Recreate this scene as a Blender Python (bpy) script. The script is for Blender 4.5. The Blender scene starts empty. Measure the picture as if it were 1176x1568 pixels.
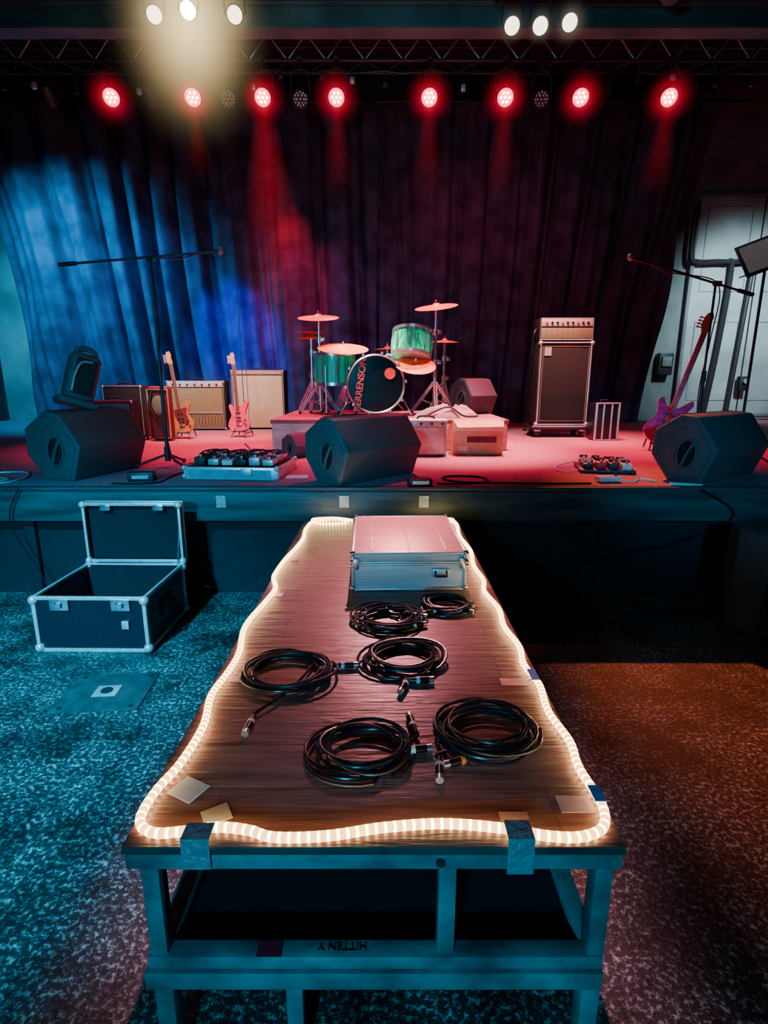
import bpy, bmesh, math, random
from mathutils import Vector, Matrix, Euler, noise
random.seed(11)
scene = bpy.context.scene
V3 = Vector
rad = math.radians

# ------------------------------------------------------------------ materials
def mat(name, col, rough=.5, metal=0., col2=None, scale=18., bump=0., bscale=None,
        emis=None, estr=0., coat=0., stretch=(1, 1, 1), sheen=0., contrast=(.35, .65), detail=6, sample=True):
    m = bpy.data.materials.new(name); m.use_nodes = True
    nt = m.node_tree; N = nt.nodes; L = nt.links
    b = N['Principled BSDF']
    tc = N.new('ShaderNodeTexCoord'); mp = N.new('ShaderNodeMapping')
    mp.inputs['Scale'].default_value = stretch
    L.new(tc.outputs['Object'], mp.inputs['Vector'])
    nz = N.new('ShaderNodeTexNoise'); nz.inputs['Scale'].default_value = scale
    nz.inputs['Detail'].default_value = detail
    L.new(mp.outputs[0], nz.inputs['Vector'])
    cr = N.new('ShaderNodeValToRGB')
    c2 = col2 if col2 else tuple(c * .75 for c in col)
    cr.color_ramp.elements[0].position = contrast[0]; cr.color_ramp.elements[1].position = contrast[1]
    cr.color_ramp.elements[0].color = (*c2, 1); cr.color_ramp.elements[1].color = (*col, 1)
    L.new(nz.outputs['Fac'], cr.inputs[0]); L.new(cr.outputs[0], b.inputs['Base Color'])
    b.inputs['Roughness'].default_value = rough; b.inputs['Metallic'].default_value = metal
    if coat: b.inputs['Coat Weight'].default_value = coat
    if sheen: b.inputs['Sheen Weight'].default_value = sheen
    if bump:
        n2 = N.new('ShaderNodeTexNoise'); n2.inputs['Scale'].default_value = bscale or scale * 2
        n2.inputs['Detail'].default_value = 5
        L.new(mp.outputs[0], n2.inputs['Vector'])
        bp = N.new('ShaderNodeBump'); bp.inputs['Strength'].default_value = bump
        bp.inputs['Distance'].default_value = .02
        L.new(n2.outputs['Fac'], bp.inputs['Height']); L.new(bp.outputs[0], b.inputs['Normal'])
    if emis:
        b.inputs['Emission Color'].default_value = (*emis, 1); b.inputs['Emission Strength'].default_value = estr
        if not sample: m.cycles.emission_sampling = 'NONE'
    return m

M_black = mat('black_plastic', (.016, .016, .018), .45, bump=.1, scale=60)
M_tolex = mat('black_tolex', (.016, .014, .016), .6, bump=.4, scale=120)
M_rubber = mat('black_cable_rubber', (.010, .014, .02), .3)
M_chrome = mat('chrome', (.85, .85, .88), .28, .9)
M_alu = mat('aluminium_edge', (.7, .76, .8), .38, .5, scale=30)
M_steel = mat('dark_steel', (.06, .06, .065), .5, .6)
M_white = mat('white_paper', (.85, .78, .76), .7, col2=(.72, .66, .64))
M_pinktape = mat('pink_tape', (.68, .36, .36), .6)
M_duct = mat('silver_duct_tape', (.36, .42, .46), .35, .3, bump=.5, scale=25)
M_bluelit_tape = mat('blue_lit_tape', (.1, .4, .9), .5)  # blue light on these bits is put into the tape colour
M_redtape = mat('red_tape', (.8, .02, .05), .5)
M_orange = mat('orange_tape', (.95, .2, .02), .5)
M_green = mat('green_drum_wrap', (.0, .98, .42), .35, .0, col2=(.0, .42, .2), scale=5, stretch=(7, 7, .3), coat=.15, contrast=(.44, .54))
M_head = mat('kick_head_black', (.004, .005, .006), .22, scale=4)
M_headw = mat('drum_head_white', (.8, .8, .78), .5)
M_red = mat('red_paint', (.95, .015, .015), .4)
M_cymb = mat('cymbal_red_lit_bronze', (.98, .15, .03), .42, .1, col2=(.9, .09, .02), scale=9)  # red stage light is put into the bronze base colour
M_grille_d = mat('dark_grille_cloth', (.022, .026, .02), .9, bump=.5, scale=90, col2=(.012, .014, .012))
M_beige = mat('beige_grille_cloth', (.72, .60, .38), .85, col2=(.55, .45, .28), scale=60, bump=.4)
M_tan = mat('tan_grille_cloth', (.42, .35, .19), .85, col2=(.25, .2, .09), scale=110, bump=.5)
M_panel = mat('amp_control_panel', (.8, .78, .68), .4, .1)
M_maroon = mat('maroon_vinyl', (.16, .02, .025), .55, bump=.2, scale=70)
M_woodn = mat('natural_wood', (.6, .30, .10), .35, col2=(.4, .16, .05), scale=6, stretch=(6, 6, .6), coat=.3)
M_maple = mat('maple_neck', (.7, .46, .2), .35, col2=(.55, .33, .13), scale=6, stretch=(8, 8, .5))
M_gred = mat('guitar_red', (.85, .01, .16), .25, coat=.4)
M_gpurple = mat('guitar_purple', (.7, .06, .45), .25, .1, col2=(.3, .02, .3), scale=14, coat=.5)
M_frame = mat('painted_timber', (.34, .44, .45), .45, .15, col2=(.06, .09, .10), scale=5, bump=.5, contrast=(.3, .7), detail=10)
M_riser = mat('riser_timber', (.68, .58, .46), .65, col2=(.46, .38, .29), scale=5, stretch=(1, 4, 4))
M_cream = mat('cream_box', (.9, .80, .64), .6, col2=(.74, .64, .5))
M_card = mat('tan_cardboard', (.75, .52, .28), .7, col2=(.6, .4, .2), scale=7)
M_case = mat('case_laminate', (.008, .012, .022), .35, scale=50, bump=.15)
M_casein = mat('case_foam', (.008, .009, .016), .9, bump=.5, scale=60)
M_roselit_top = mat('briefcase_rose_lit_top', (.85, .46, .44), .45, .1, col2=(.7, .34, .33), scale=3, stretch=(1, 14, 1), bump=.08)  # aluminium lid; rose light from above is put into its colour
M_silver = mat('briefcase_side_skin', (.62, .76, .84), .4, .1, col2=(.45, .60, .70), scale=6, stretch=(.5, 1, 14))
M_cloth = mat('grey_cloth', (.5, .42, .36), .9, bump=.6, scale=12)
def stage_floor_mat():
    return mat('stage_carpet', (.60, .21, .29), .85, col2=(.26, .08, .12), scale=45, bump=.6, bscale=120, contrast=(.3, .7), detail=10)
M_lip = mat('stage_edge_cyan_lit', (.05, .085, .09), .55, col2=(.015, .025, .03), scale=3, bump=.3, stretch=(.5, 1, 4))  # dark grey board with the cyan light put into its colour

# ------------------------------------------------------------------ mesh builder
class B:
    def __init__(s): s.v = []; s.f = []; s.mi = []; s.mats = []
    def _m(s, m):
        if m not in s.mats: s.mats.append(m)
        return s.mats.index(m)
    def add(s, vs, fs, m, M=None):
        o = len(s.v); k = s._m(m)
        for p in vs:
            p = V3(p); s.v.append(M @ p if M else p)
        for f in fs: s.f.append([i + o for i in f]); s.mi.append(k)
    def bmadd(s, bm, m, M=None):
        bm.verts.index_update()
        s.add([v.co.copy() for v in bm.verts], [[v.index for v in f.verts] for f in bm.faces], m, M); bm.free()
    def box(s, c, size, m, rot=(0, 0, 0), bev=0., seg=2):
        bm = bmesh.new(); bmesh.ops.create_cube(bm, size=1)
        bmesh.ops.scale(bm, vec=size, verts=bm.verts)
        if bev: bmesh.ops.bevel(bm, geom=bm.edges[:], offset=bev, segments=seg, affect='EDGES', profile=.5)
        s.bmadd(bm, m, Matrix.Translation(c) @ Euler(rot).to_matrix().to_4x4())
    def cyl(s, p0, p1, r, m, r2=None, n=20):
        p0 = V3(p0); p1 = V3(p1); d = p1 - p0
        if d.length < 1e-6: return
        q = d.to_track_quat('Z', 'Y').to_matrix().to_4x4()
        bm = bmesh.new()
        bmesh.ops.create_cone(bm, cap_ends=True, segments=n, radius1=r, radius2=r if r2 is None else r2, depth=d.length)
        s.bmadd(bm, m, Matrix.Translation((p0 + p1) / 2) @ q)
    def sph(s, c, r, m, sc=(1, 1, 1), rot=(0, 0, 0), n=16):
        bm = bmesh.new(); bmesh.ops.create_uvsphere(bm, u_segments=n, v_segments=max(6, n // 2), radius=r)
        s.bmadd(bm, m, Matrix.Translation(c) @ Euler(rot).to_matrix().to_4x4() @ Matrix.Diagonal((*sc, 1)))
    def lathe(s, prof, m, M=None, n=40):
        vs = []; fs = []
        for r, z in prof:
            for i in range(n):
                a = 2 * math.pi * i / n; vs.append((r * math.cos(a), r * math.sin(a), z))
        for j in range(len(prof) - 1):
            for i in range(n):
                k = (i + 1) % n
                fs.append([j * n + i, j * n + k, (j + 1) * n + k, (j + 1) * n + i])
        s.add(vs, fs, m, M)
    def prism(s, poly, h0, h1, m, M=None):
        n = len(poly)
        vs = [(x, y, h0) for x, y in poly] + [(x, y, h1) for x, y in poly]
        fs = [list(range(n))[::-1], list(range(n, 2 * n))] + [[i, (i + 1) % n, n + (i + 1) % n, n + i] for i in range(n)]
        s.add(vs, fs, m, M)
    def tube(s, pts, r, m, n=8, closed=False):
        pts = [V3(p) for p in pts]; N = len(pts)
        T = []
        for i in range(N):
            a = pts[(i - 1) % N] if (closed or i) else pts[i]
            b = pts[(i + 1) % N] if (closed or i < N - 1) else pts[i]
            t = b - a; T.append(t.normalized() if t.length > 1e-9 else V3((0, 0, 1)))
        u = T[0].orthogonal().normalized(); vs = []; fs = []
        for i in range(N):
            u = (u - T[i] * u.dot(T[i]))
            u = u.normalized() if u.length > 1e-6 else T[i].orthogonal().normalized()
            w = T[i].cross(u)
            for k in range(n):
                a = 2 * math.pi * k / n
                vs.append(pts[i] + u * (r * math.cos(a)) + w * (r * math.sin(a)))
        for i in range(N - 1 + (1 if closed else 0)):
            j = (i + 1) % N
            for k in range(n):
                l = (k + 1) % n
                fs.append([i * n + k, i * n + l, j * n + l, j * n + k])
        if not closed: fs += [list(range(n))[::-1], [(N - 1) * n + k for k in range(n)]]
        s.add(vs, fs, m)
    def obj(s, name, loc=(0, 0, 0), rot=(0, 0, 0), ang=38, parent=None):
        me = bpy.data.meshes.new(name); me.from_pydata([tuple(p) for p in s.v], [], s.f)
        for m in s.mats: me.materials.append(m)
        me.polygons.foreach_set('material_index', s.mi)
        me.shade_smooth(); me.set_sharp_from_angle(angle=rad(ang)); me.update()
        ob = bpy.data.objects.new(name, me); scene.collection.objects.link(ob)
        ob.location = loc; ob.rotation_euler = rot
        if parent: ob.parent = parent
        return ob

def catmull(pts, k=8, closed=False):
    P = [V3(p) for p in pts]; n = len(P); out = []
    for i in range(n if closed else n - 1):
        g = (lambda j: P[j % n]) if closed else (lambda j: P[max(0, min(n - 1, j))])
        a, b, c, d = g(i - 1), g(i), g(i + 1), g(i + 2)
        for q in range(k):
            t = q / k
            out.append(.5 * ((2 * b) + (c - a) * t + (2 * a - 5 * b + 4 * c - d) * t * t + (3 * b - a - 3 * c + d) * t ** 3))
    if not closed: out.append(P[-1])
    return out

# ------------------------------------------------------------------ room
RX0, RX1, RY0, RY1, RH = -8.2, 9.2, -3.5, 12.3, 7.4
def concrete():
    m = bpy.data.materials.new('speckled_concrete'); m.use_nodes = True
    N = m.node_tree.nodes; L = m.node_tree.links; b = N['Principled BSDF']
    tc = N.new('ShaderNodeTexCoord')
    a = N.new('ShaderNodeTexNoise'); a.inputs['Scale'].default_value = 48; a.inputs['Detail'].default_value = 5; a.inputs['Roughness'].default_value = .75
    c = N.new('ShaderNodeTexNoise'); c.inputs['Scale'].default_value = 2.2; c.inputs['Detail'].default_value = 10; c.inputs['Roughness'].default_value = .75
    r1 = N.new('ShaderNodeValToRGB'); r1.color_ramp.elements[0].position = .51; r1.color_ramp.elements[1].position = .64
    r1.color_ramp.elements[0].color = (.05, .055, .055, 1); r1.color_ramp.elements[1].color = (.95, .95, .92, 1)
    r2 = N.new('ShaderNodeValToRGB'); r2.color_ramp.elements[0].position = .42; r2.color_ramp.elements[1].position = .60
    r2.color_ramp.elements[0].color = (.16, .16, .16, 1); r2.color_ramp.elements[1].color = (1, 1, 1, 1)
    mx = N.new('ShaderNodeMixRGB'); mx.blend_type = 'MULTIPLY'; mx.inputs[0].default_value = 1
    for t in (a, c): L.new(tc.outputs['Object'], t.inputs['Vector'])
    L.new(a.outputs['Fac'], r1.inputs[0]); L.new(c.outputs['Fac'], r2.inputs[0])
    L.new(r1.outputs[0], mx.inputs[1]); L.new(r2.outputs[0], mx.inputs[2]); L.new(mx.outputs[0], b.inputs['Base Color'])
    rr = N.new('ShaderNodeMapRange'); rr.inputs['To Min'].default_value = .5; rr.inputs['To Max'].default_value = .3
    L.new(c.outputs['Fac'], rr.inputs['Value']); L.new(rr.outputs[0], b.inputs['Roughness'])
    bp = N.new('ShaderNodeBump'); bp.inputs['Strength'].default_value = .6; bp.inputs['Distance'].default_value = .008
    L.new(a.outputs['Fac'], bp.inputs['Height']); L.new(bp.outputs[0], b.inputs['Normal'])
    return m
M_wall = mat('painted_wall', (.26, .31, .31), .8, col2=(.15, .18, .18), scale=1.5, bump=.2, bscale=20)
M_dwall = mat('dark_painted_wall', (.03, .036, .04), .85, col2=(.02, .023, .025), scale=2)
def slab(name, x0, x1, y0, y1, z0, z1, m):
    b = B(); b.box(((x0 + x1) / 2, (y0 + y1) / 2, (z0 + z1) / 2), (x1 - x0, y1 - y0, z1 - z0), m); return b.obj(name)
slab('floor', RX0 - .2, RX1 + .2, RY0 - .2, RY1 + .2, -.1, 0, concrete())
slab('ceiling', RX0 - .2, RX1 + .2, RY0 - .2, RY1 + .2, RH, RH + .1, M_dwall)
slab('wall_back', RX0 - .2, RX1 + .2, RY1, RY1 + .2, 0, RH, M_wall)
slab('wall_front', RX0 - .2, RX1 + .2, RY0 - .2, RY0, 0, RH, M_dwall)
slab('wall_left', RX0 - .2, RX0, RY0, RY1, 0, RH, M_dwall)
slab('wall_right', RX1, RX1 + .2, RY0, RY1, 0, RH, M_dwall)

M_door = mat('door_paint', (.6, .64, .64), .6, col2=(.38, .42, .42), scale=1.5, bump=.1)
b = B()
b.box((7.55, RY1 - .05, 3.2), (2.5, .08, 4.4), M_door, bev=.01)
for x in (6.28, 8.82): b.box((x, RY1 - .11, 3.2), (.07, .06, 4.4), M_wall, bev=.01)
b.box((7.62, RY1 - .1, 3.2), (.02, .02, 4.4), M_steel)
for z in (1.1, 5.4): b.box((7.55, RY1 - .11, z), (2.5, .05, .07), M_wall, bev=.01)
for x0_, z0_ in ((6.95, 2.2), (8.25, 2.2), (6.95, 4.4), (8.25, 4.4)):
    b.tube([(x0_ - .45, RY1 - .09, z0_ - .8), (x0_ + .45, RY1 - .09, z0_ - .8), (x0_ + .45, RY1 - .09, z0_ + .8), (x0_ - .45, RY1 - .09, z0_ + .8)], .012, M_wall, 6, closed=True)
b.obj('door_1')
b = B()
b.tube(catmull([(6.2, 12.1, 5.2), (6.2, 12.1, 4.3), (6.35, 12.1, 4.15), (6.9, 12.1, 4.15), (7.05, 12.1, 4.0), (6.98, 12.1, 2.4), (6.85, 12.1, 1.0)], 6), .05, M_steel)
b.tube([(7.05, 12.1, 4.15), (9.1, 12.1, 4.3)], .05, M_steel)
b.tube([(7.5, 12.12, 4.2), (7.35, 12.12, 1.0)], .045, M_steel)
b.obj('wall_pipe')
b = B()
b.box((5.95, 12.2, 2.15), (.3, .18, .45), M_steel, bev=.02); b.box((5.95, 12.09, 2.2), (.2, .04, .2), M_wall, bev=.01)
b.obj('wall_switch_box')
b = B(); b.box((7.6, 12.08, 1.75), (.2, .14, .3), M_steel, bev=.02); b.cyl((7.6, 12.0, 1.8), (7.6, 11.97, 1.8), .05, M_alu)
b.obj('wall_switch_box')

M_beamlit = mat('beam_teal_lit', (.08, .17, .18), .7, col2=(.04, .09, .10), scale=2)  # teal light on beam and pipe is put into this colour
b = B()
b.box((.5, 7.72, 5.96), (17.0, .1, .24), M_beamlit, bev=.01)
b.box((.5, 7.72, 6.08), (17.0, .22, .03), M_beamlit); b.box((.5, 7.72, 5.84), (17.0, .22, .03), M_beamlit)
for x in (-6, -2, 2, 6): b.cyl((x, 7.72, 6.08), (x, 7.72, RH), .02, M_steel, n=8)
b.obj('ceiling_beam')
b = B()
b.tube(catmull([(1.2, 7.3, 6.02), (2.9, 7.3, 6.02), (3.15, 7.3, 5.95), (3.2, 7.3, 6.1), (3.25, 7.3, 7.35)], 8), .07, M_beamlit, 12)
b.tube([(1.2, 7.3, 6.02), (1.2, 7.3, 7.35)], .05, M_beamlit, 12)
b.obj('ceiling_pipe')

# ------------------------------------------------------------------ stage
SZ = .98
b = B()
b.box((.5, 8.39, SZ - .04), (17.2, 7.72, .08), stage_floor_mat())
b.box((.5, 4.525, .815), (17.2, .05, .25), M_lip, bev=.006)
b.box((.5, 4.52, SZ - .012), (17.2, .07, .024), M_lip, bev=.008)
M_skirt = mat('black_stage_skirt', (.010, .013, .02), .85, bump=.3, scale=8)
b.box((.5, 4.68, .35), (17.2, .06, .7), M_skirt)
for x in (-6.2, -4.6, -3.05, -1.85, 1.9, 3.0, 5.2): b.box((x, 4.63, .35), (.09, .06, .7), M_skirt, bev=.008)
for x in (-1.35, -.33, .33): b.box((x, 4.495, .86), (.08, .012, .1), M_duct)
b.obj('stage')

# curtains
M_curtain = mat('navy_velvet', (.08, .085, .15), .75, col2=(.035, .04, .075), scale=3, bump=.1, bscale=200)
M_curtain.node_tree.nodes['Principled BSDF'].inputs['Specular IOR Level'].default_value = .05
def curtain(name, x0, x1, z0, z1, seed, lean0=0, lean1=0, A=1.):
    nx, nz = 480, 34; vs = []; fs = []
    for j in range(nz + 1):
        t = j / nz; z = z0 + (z1 - z0) * t
        for i in range(nx + 1):
            u = i / nx
            xa = x0 + lean0 * (1 - t); xb = x1 + lean1 * (1 - t)
            x = xa + (xb - xa) * u; q = x0 + (x1 - x0) * u
            w = 1.3 * noise.noise(V3((q * .45, seed, t * .9)))
            ph = q * 8.2 + 5.5 * w
            amp = A * (.19 + .13 * noise.noise(V3((q * .8, seed + 4, t))))
            sn = math.sin(ph); y = amp * (abs(sn) ** .8 * (1 if sn > 0 else -1)) + .03 * math.sin(q * 27 + 3 * w + t) + .14 * noise.noise(V3((q * 1.1, t * 1.8, seed)))
            x += .05 * math.cos(ph)
            vs.append((x, 11.3 + y * (1.05 - .35 * t), z))
    for j in range(nz):
        for i in range(nx):
            a = j * (nx + 1) + i; fs.append([a, a + 1, a + nx + 2, a + nx + 1])
    b = B(); b.add(vs, fs, M_curtain); return b.obj(name, ang=180)
curtain('stage_curtain', -7.6, -.12, SZ + .02, 6.6, 3.1, lean0=.8)
curtain('stage_curtain', -.2, 5.7, SZ + .02, 6.6, 8.7, lean1=-.6, A=.45)
b = B(); b.cyl((-7.8, 11.3, 6.64), (6.5, 11.3, 6.64), .035, M_steel)
for x in (-7, -4, -1, 2, 5): b.cyl((x, 11.3, 6.64), (x, 11.3, RH), .012, M_steel)
b.obj('curtain_rail')

# lighting truss
b = B()
TX0, TX1 = -6.5, 6.5
for y in (8.36, 8.66):
    for z in (5.86, 6.16): b.cyl((TX0, y, z), (TX1, y, z), .02, M_steel, n=10)
n = 52
for i in range(n):
    xa = TX0 + (TX1 - TX0) * i / n; xb = TX0 + (TX1 - TX0) * (i + 1) / n
    za, zb = (5.86, 6.16) if i % 2 else (6.16, 5.86)
    for y in (8.36, 8.66): b.cyl((xa, y, za), (xb, y, zb), .010, M_alu if y < 8.5 else M_steel, n=8)
    b.cyl((xa, 8.36 if i % 2 else 8.66, 5.86), (xb, 8.66 if i % 2 else 8.36, 5.86), .011, M_steel, n=8)
for x in (-5, -1.5, 1.5, 5): b.cyl((x, 8.5, 6.16), (x, 8.5, RH), .015, M_steel, n=8)
b.obj('lighting_truss')

def glowmat(name, col, strength, power):  # self-lit volume standing in for bloom and haze around a lamp
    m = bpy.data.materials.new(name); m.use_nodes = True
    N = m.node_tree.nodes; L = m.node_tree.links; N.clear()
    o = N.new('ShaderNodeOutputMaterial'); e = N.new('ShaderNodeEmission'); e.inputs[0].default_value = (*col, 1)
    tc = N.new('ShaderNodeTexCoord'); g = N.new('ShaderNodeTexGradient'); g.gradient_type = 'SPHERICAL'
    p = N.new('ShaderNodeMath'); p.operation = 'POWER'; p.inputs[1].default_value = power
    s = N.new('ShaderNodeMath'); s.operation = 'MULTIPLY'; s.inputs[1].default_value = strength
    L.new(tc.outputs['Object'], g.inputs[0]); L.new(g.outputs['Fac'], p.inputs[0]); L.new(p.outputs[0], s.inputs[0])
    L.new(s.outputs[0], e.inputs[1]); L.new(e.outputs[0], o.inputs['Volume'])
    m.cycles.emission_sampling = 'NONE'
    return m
def beammat(name, col, strength, k):  # self-lit cone standing in for a light beam through haze
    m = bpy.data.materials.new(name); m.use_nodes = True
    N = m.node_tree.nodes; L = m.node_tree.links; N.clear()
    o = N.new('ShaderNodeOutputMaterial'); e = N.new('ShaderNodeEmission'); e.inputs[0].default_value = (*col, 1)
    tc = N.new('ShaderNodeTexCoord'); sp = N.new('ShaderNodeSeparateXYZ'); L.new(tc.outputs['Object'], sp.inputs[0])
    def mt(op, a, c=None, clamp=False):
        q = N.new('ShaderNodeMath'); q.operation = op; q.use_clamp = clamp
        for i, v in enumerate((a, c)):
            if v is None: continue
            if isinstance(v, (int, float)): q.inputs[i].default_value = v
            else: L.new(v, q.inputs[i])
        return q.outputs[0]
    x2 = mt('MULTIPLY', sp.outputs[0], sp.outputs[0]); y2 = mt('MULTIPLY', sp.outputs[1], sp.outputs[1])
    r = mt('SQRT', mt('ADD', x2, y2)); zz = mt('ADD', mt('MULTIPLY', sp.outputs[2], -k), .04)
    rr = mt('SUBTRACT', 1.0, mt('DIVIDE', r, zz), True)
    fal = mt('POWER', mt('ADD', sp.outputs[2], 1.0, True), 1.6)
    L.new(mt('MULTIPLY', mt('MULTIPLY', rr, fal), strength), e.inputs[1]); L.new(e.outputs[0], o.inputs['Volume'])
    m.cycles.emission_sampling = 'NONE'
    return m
M_lens = mat('led_lens', (1, .5, .5), .3, emis=(1, .42, .4), estr=26, sample=False)
M_redface = mat('led_face_red', (.5, 0, .02), .3, emis=(1, .01, .04), estr=7, sample=False)
M_offlens = mat('led_lens_off', (.35, .35, .38), .2, .4)
M_wlens = mat('lamp_lens_white', (1, .9, .7), .3, emis=(1, .86, .6), estr=4, sample=False)
M_wlens2 = mat('lamp_lens_bright', (1, .9, .7), .3, emis=(1, .84, .55), estr=60, sample=False)
M_glow = glowmat('emissive_halo_red', (1, .006, .05), 7.0, 3.8)
M_beam = beammat('emissive_beam_red', (1, .012, .03), 1.1, .22)
M_glowy = glowmat('emissive_halo_warm', (1, .72, .32), 7.0, 3.6)
M_gloww = glowmat('emissive_halo_white', (1, .85, .6), 2.0, 3.4)

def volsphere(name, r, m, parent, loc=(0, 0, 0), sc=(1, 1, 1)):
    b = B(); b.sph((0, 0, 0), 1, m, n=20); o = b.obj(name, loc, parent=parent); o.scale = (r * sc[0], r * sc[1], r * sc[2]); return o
def lamp(name, loc, target, r, on, top, lensm=M_lens, face=M_redface, dots=True, glow=None, gr=.4, gsc=(1, 1, 1), goff=0):
    d = (V3(target) - V3(loc)).normalized(); b = B()
    q = d.to_track_quat('Z', 'Y').to_matrix().to_4x4()
    b.lathe([(.02, -.2), (r * .75, -.19), (r * .95, -.08), (r, 0), (r * 1.02, .045), (r * .93, .045), (r * .9, .02), (0, .02)], M_steel, q, 28)
    if dots:
        b.lathe([(r * .88, .024), (.0, .024)], face if on else M_steel, q, 24)
        pts = [(0, 0)] + [(math.cos(i * math.pi / 3) * r * .47, math.sin(i * math.pi / 3) * r * .47) for i in range(6)]
        if not on: pts += [(math.cos(i * math.pi / 6) * r * .75, math.sin(i * math.pi / 6) * r * .75) for i in range(12)]
        for x, y in pts:
            b.lathe([(0, .034), (r * (.16 if on else .12), .03), (r * (.16 if on else .12), .024)], lensm if on else M_offlens, q @ Matrix.Translation((x, y, 0)), 12)
    else:
        b.lathe([(r * .88, .024), (r * .5, .035), (0, .04)], lensm, q, 24)
    h = top - loc[2]
    b.tube([(-r - .02, 0, 0), (-r - .02, 0, h * .55), (-r * .5, 0, h * .7), (r * .5, 0, h * .7), (r + .02, 0, h * .55), (r + .02, 0, 0)], .01, M_steel, 6)
    b.cyl((0, 0, h * .7), (0, 0, h), .016, M_steel, n=8); b.box((0, 0, h), (.07, .07, .05), M_steel, bev=.01)
    ob = b.obj(name, loc)
    if glow: volsphere('emissive_halo', gr, glow, ob, tuple(d * .06 + V3((0, 0, goff))), gsc)
    return ob, d
def spot(parent, name, col, e, target, size, blend=.6, off=.1, rad_=.05, loc=None):
    l = bpy.data.lights.new(name, 'SPOT'); l.color = col; l.energy = e; l.spot_size = rad(size); l.spot_blend = blend; l.shadow_soft_size = rad_
    o = bpy.data.objects.new(name, l); scene.collection.objects.link(o)
    if parent:
        P = V3(parent.location); d = (V3(target) - P).normalized(); o.parent = parent; o.location = d * off
    else:
        P = V3(loc); d = (V3(target) - P).normalized(); o.location = P
    o.rotation_euler = d.to_track_quat('-Z', 'Y').to_euler(); return o

RED = (1, .02, .13)
reds = [(-3.55, (-2.8, 7.7, 1), 1300, 0), (-2.49, None, 0, 1.0), (-1.58, (-1.5, 7.6, 1), 2000, 2.6), (-.62, None, 0, 1.2),
        (.59, (.2, 7.1, 1), 2400, 1.2), (1.58, None, 0, 1.2), (2.56, (2.2, 7.4, 1), 2300, 0), (3.71, (4.0, 7.7, 1), 1500, 1.2)]
for i, (x, tg, e, L_) in enumerate(reds):
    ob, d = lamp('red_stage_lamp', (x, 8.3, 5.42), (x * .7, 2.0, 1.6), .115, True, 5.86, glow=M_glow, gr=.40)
    if tg: spot(ob, 'red_beam_light', RED, e, tg, 58, .9)
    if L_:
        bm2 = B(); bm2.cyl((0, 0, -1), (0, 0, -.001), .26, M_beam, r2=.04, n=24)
        cn = bm2.obj('emissive_beam', (0, -.05, 0), parent=ob); cn.scale = (L_, L_, L_)
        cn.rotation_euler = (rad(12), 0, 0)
for x in (-2.03, -1.09, 2.05): lamp('unlit_stage_lamp', (x, 8.3, 5.4), (x * .7, 2, 1.6), .1, False, 5.86)
b = B()
for i in range(26):
    x = -6 + i * .47 + random.uniform(-.1, .1); l = random.uniform(.08, .3)
    b.cyl((x, 8.5, 5.83), (x, 8.5, 5.83 - l), .012, M_steel, n=6); b.box((x, 8.5, 5.83 - l), (.06, .06, .07), M_alu if i % 3 == 0 else M_steel, bev=.008)
b.tube([(-6.5 + i * .25, 8.5, 5.82 - .05 * abs(math.sin(i * 1.1))) for i in range(53)], .012, M_rubber, 6)
b.obj('truss_clamps')

b = B(); b.cyl((-6, 7.0, 6.05), (6, 7.0, 6.05), .03, M_steel)
for x in (-4.5, 0, 4.5): b.cyl((x, 7, 6.05), (x, 7, RH), .015, M_steel, n=8)
b.obj('lighting_batten')
FO = []
for x, z, g in [(-2.43, 5.60, .26), (-2.07, 5.64, 0), (-1.58, 5.60, .26), (1.36, 5.50, .22), (1.66, 5.50, .22), (1.97, 5.53, .26)]:
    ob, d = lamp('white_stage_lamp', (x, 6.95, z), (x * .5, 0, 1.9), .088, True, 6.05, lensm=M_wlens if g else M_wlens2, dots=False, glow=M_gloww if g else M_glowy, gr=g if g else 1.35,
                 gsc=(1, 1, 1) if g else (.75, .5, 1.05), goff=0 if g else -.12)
    FO.append(ob)
spot(FO[0], 'warm_key_light', (1, .56, .44), 2000, (-2.8, 9.3, 1.4), 50, .9)
spot(FO[2], 'warm_key_light', (1, .90, .74), 4200, (-.1, 8.0, 2.0), 20, .8)
spot(FO[3], 'pink_key_light', (1, .50, .50), 2800, (1.0, 6.9, 1.1), 42, .9)
spot(FO[4], 'warm_key_light', (1, .58, .50), 1600, (2.5, 8.3, 1.5), 40, .9)
spot(FO[5], 'added_music_stand_spot', (.8, .9, 1), 260, (3.8, 5.95, 3.0), 22, .9)  # added spot to brighten the sheet on the music stand

def bluelamp(x, tg, col, e, sz, y=8.75):
    ob, d = lamp('blue_stage_lamp', (x, y, 5.55), tg, .11, False, 5.86)
    spot(ob, 'blue_beam_light', col, e, tg, sz, 1.)
bluelamp(-6.4, (-5.7, 11.3, 3.0), (.0, .44, .80), 2500, 105)
bluelamp(-4.6, (-4.6, 11.3, 2.2), (.0, .22, .80), 900, 80)
bluelamp(-3.2, (-2.85, 11.3, 2.4), (.0, .02, 1), 3000, 34)
spot(None, 'added_red_streak_spot', (1, .01, .02), 2000, (-1.70, 11.3, 3.6), 28, 1., loc=(-1.65, 9.4, 6.8))  # added spot without a fixture, placed to draw the red streak
spot(None, 'magenta_curtain_light', (.8, .02, .26), 420, (-1.3, 11.3, 2.4), 56, 1., loc=(-1.4, 8.75, 5.6))
spot(None, 'crimson_curtain_light', (.9, .02, .12), 170, (1.8, 11.3, 2.8), 110, 1., loc=(1.2, 8.6, 5.6))

for x in (-2.38, 2.42):
    b = B(); b.cyl((x, 9.6, SZ), (x, 9.6, RH), .006, M_steel, n=6); b.cyl((x, 9.6, SZ), (x, 9.6, SZ + .03), .04, M_steel); b.obj('rigging_wire')

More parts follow.
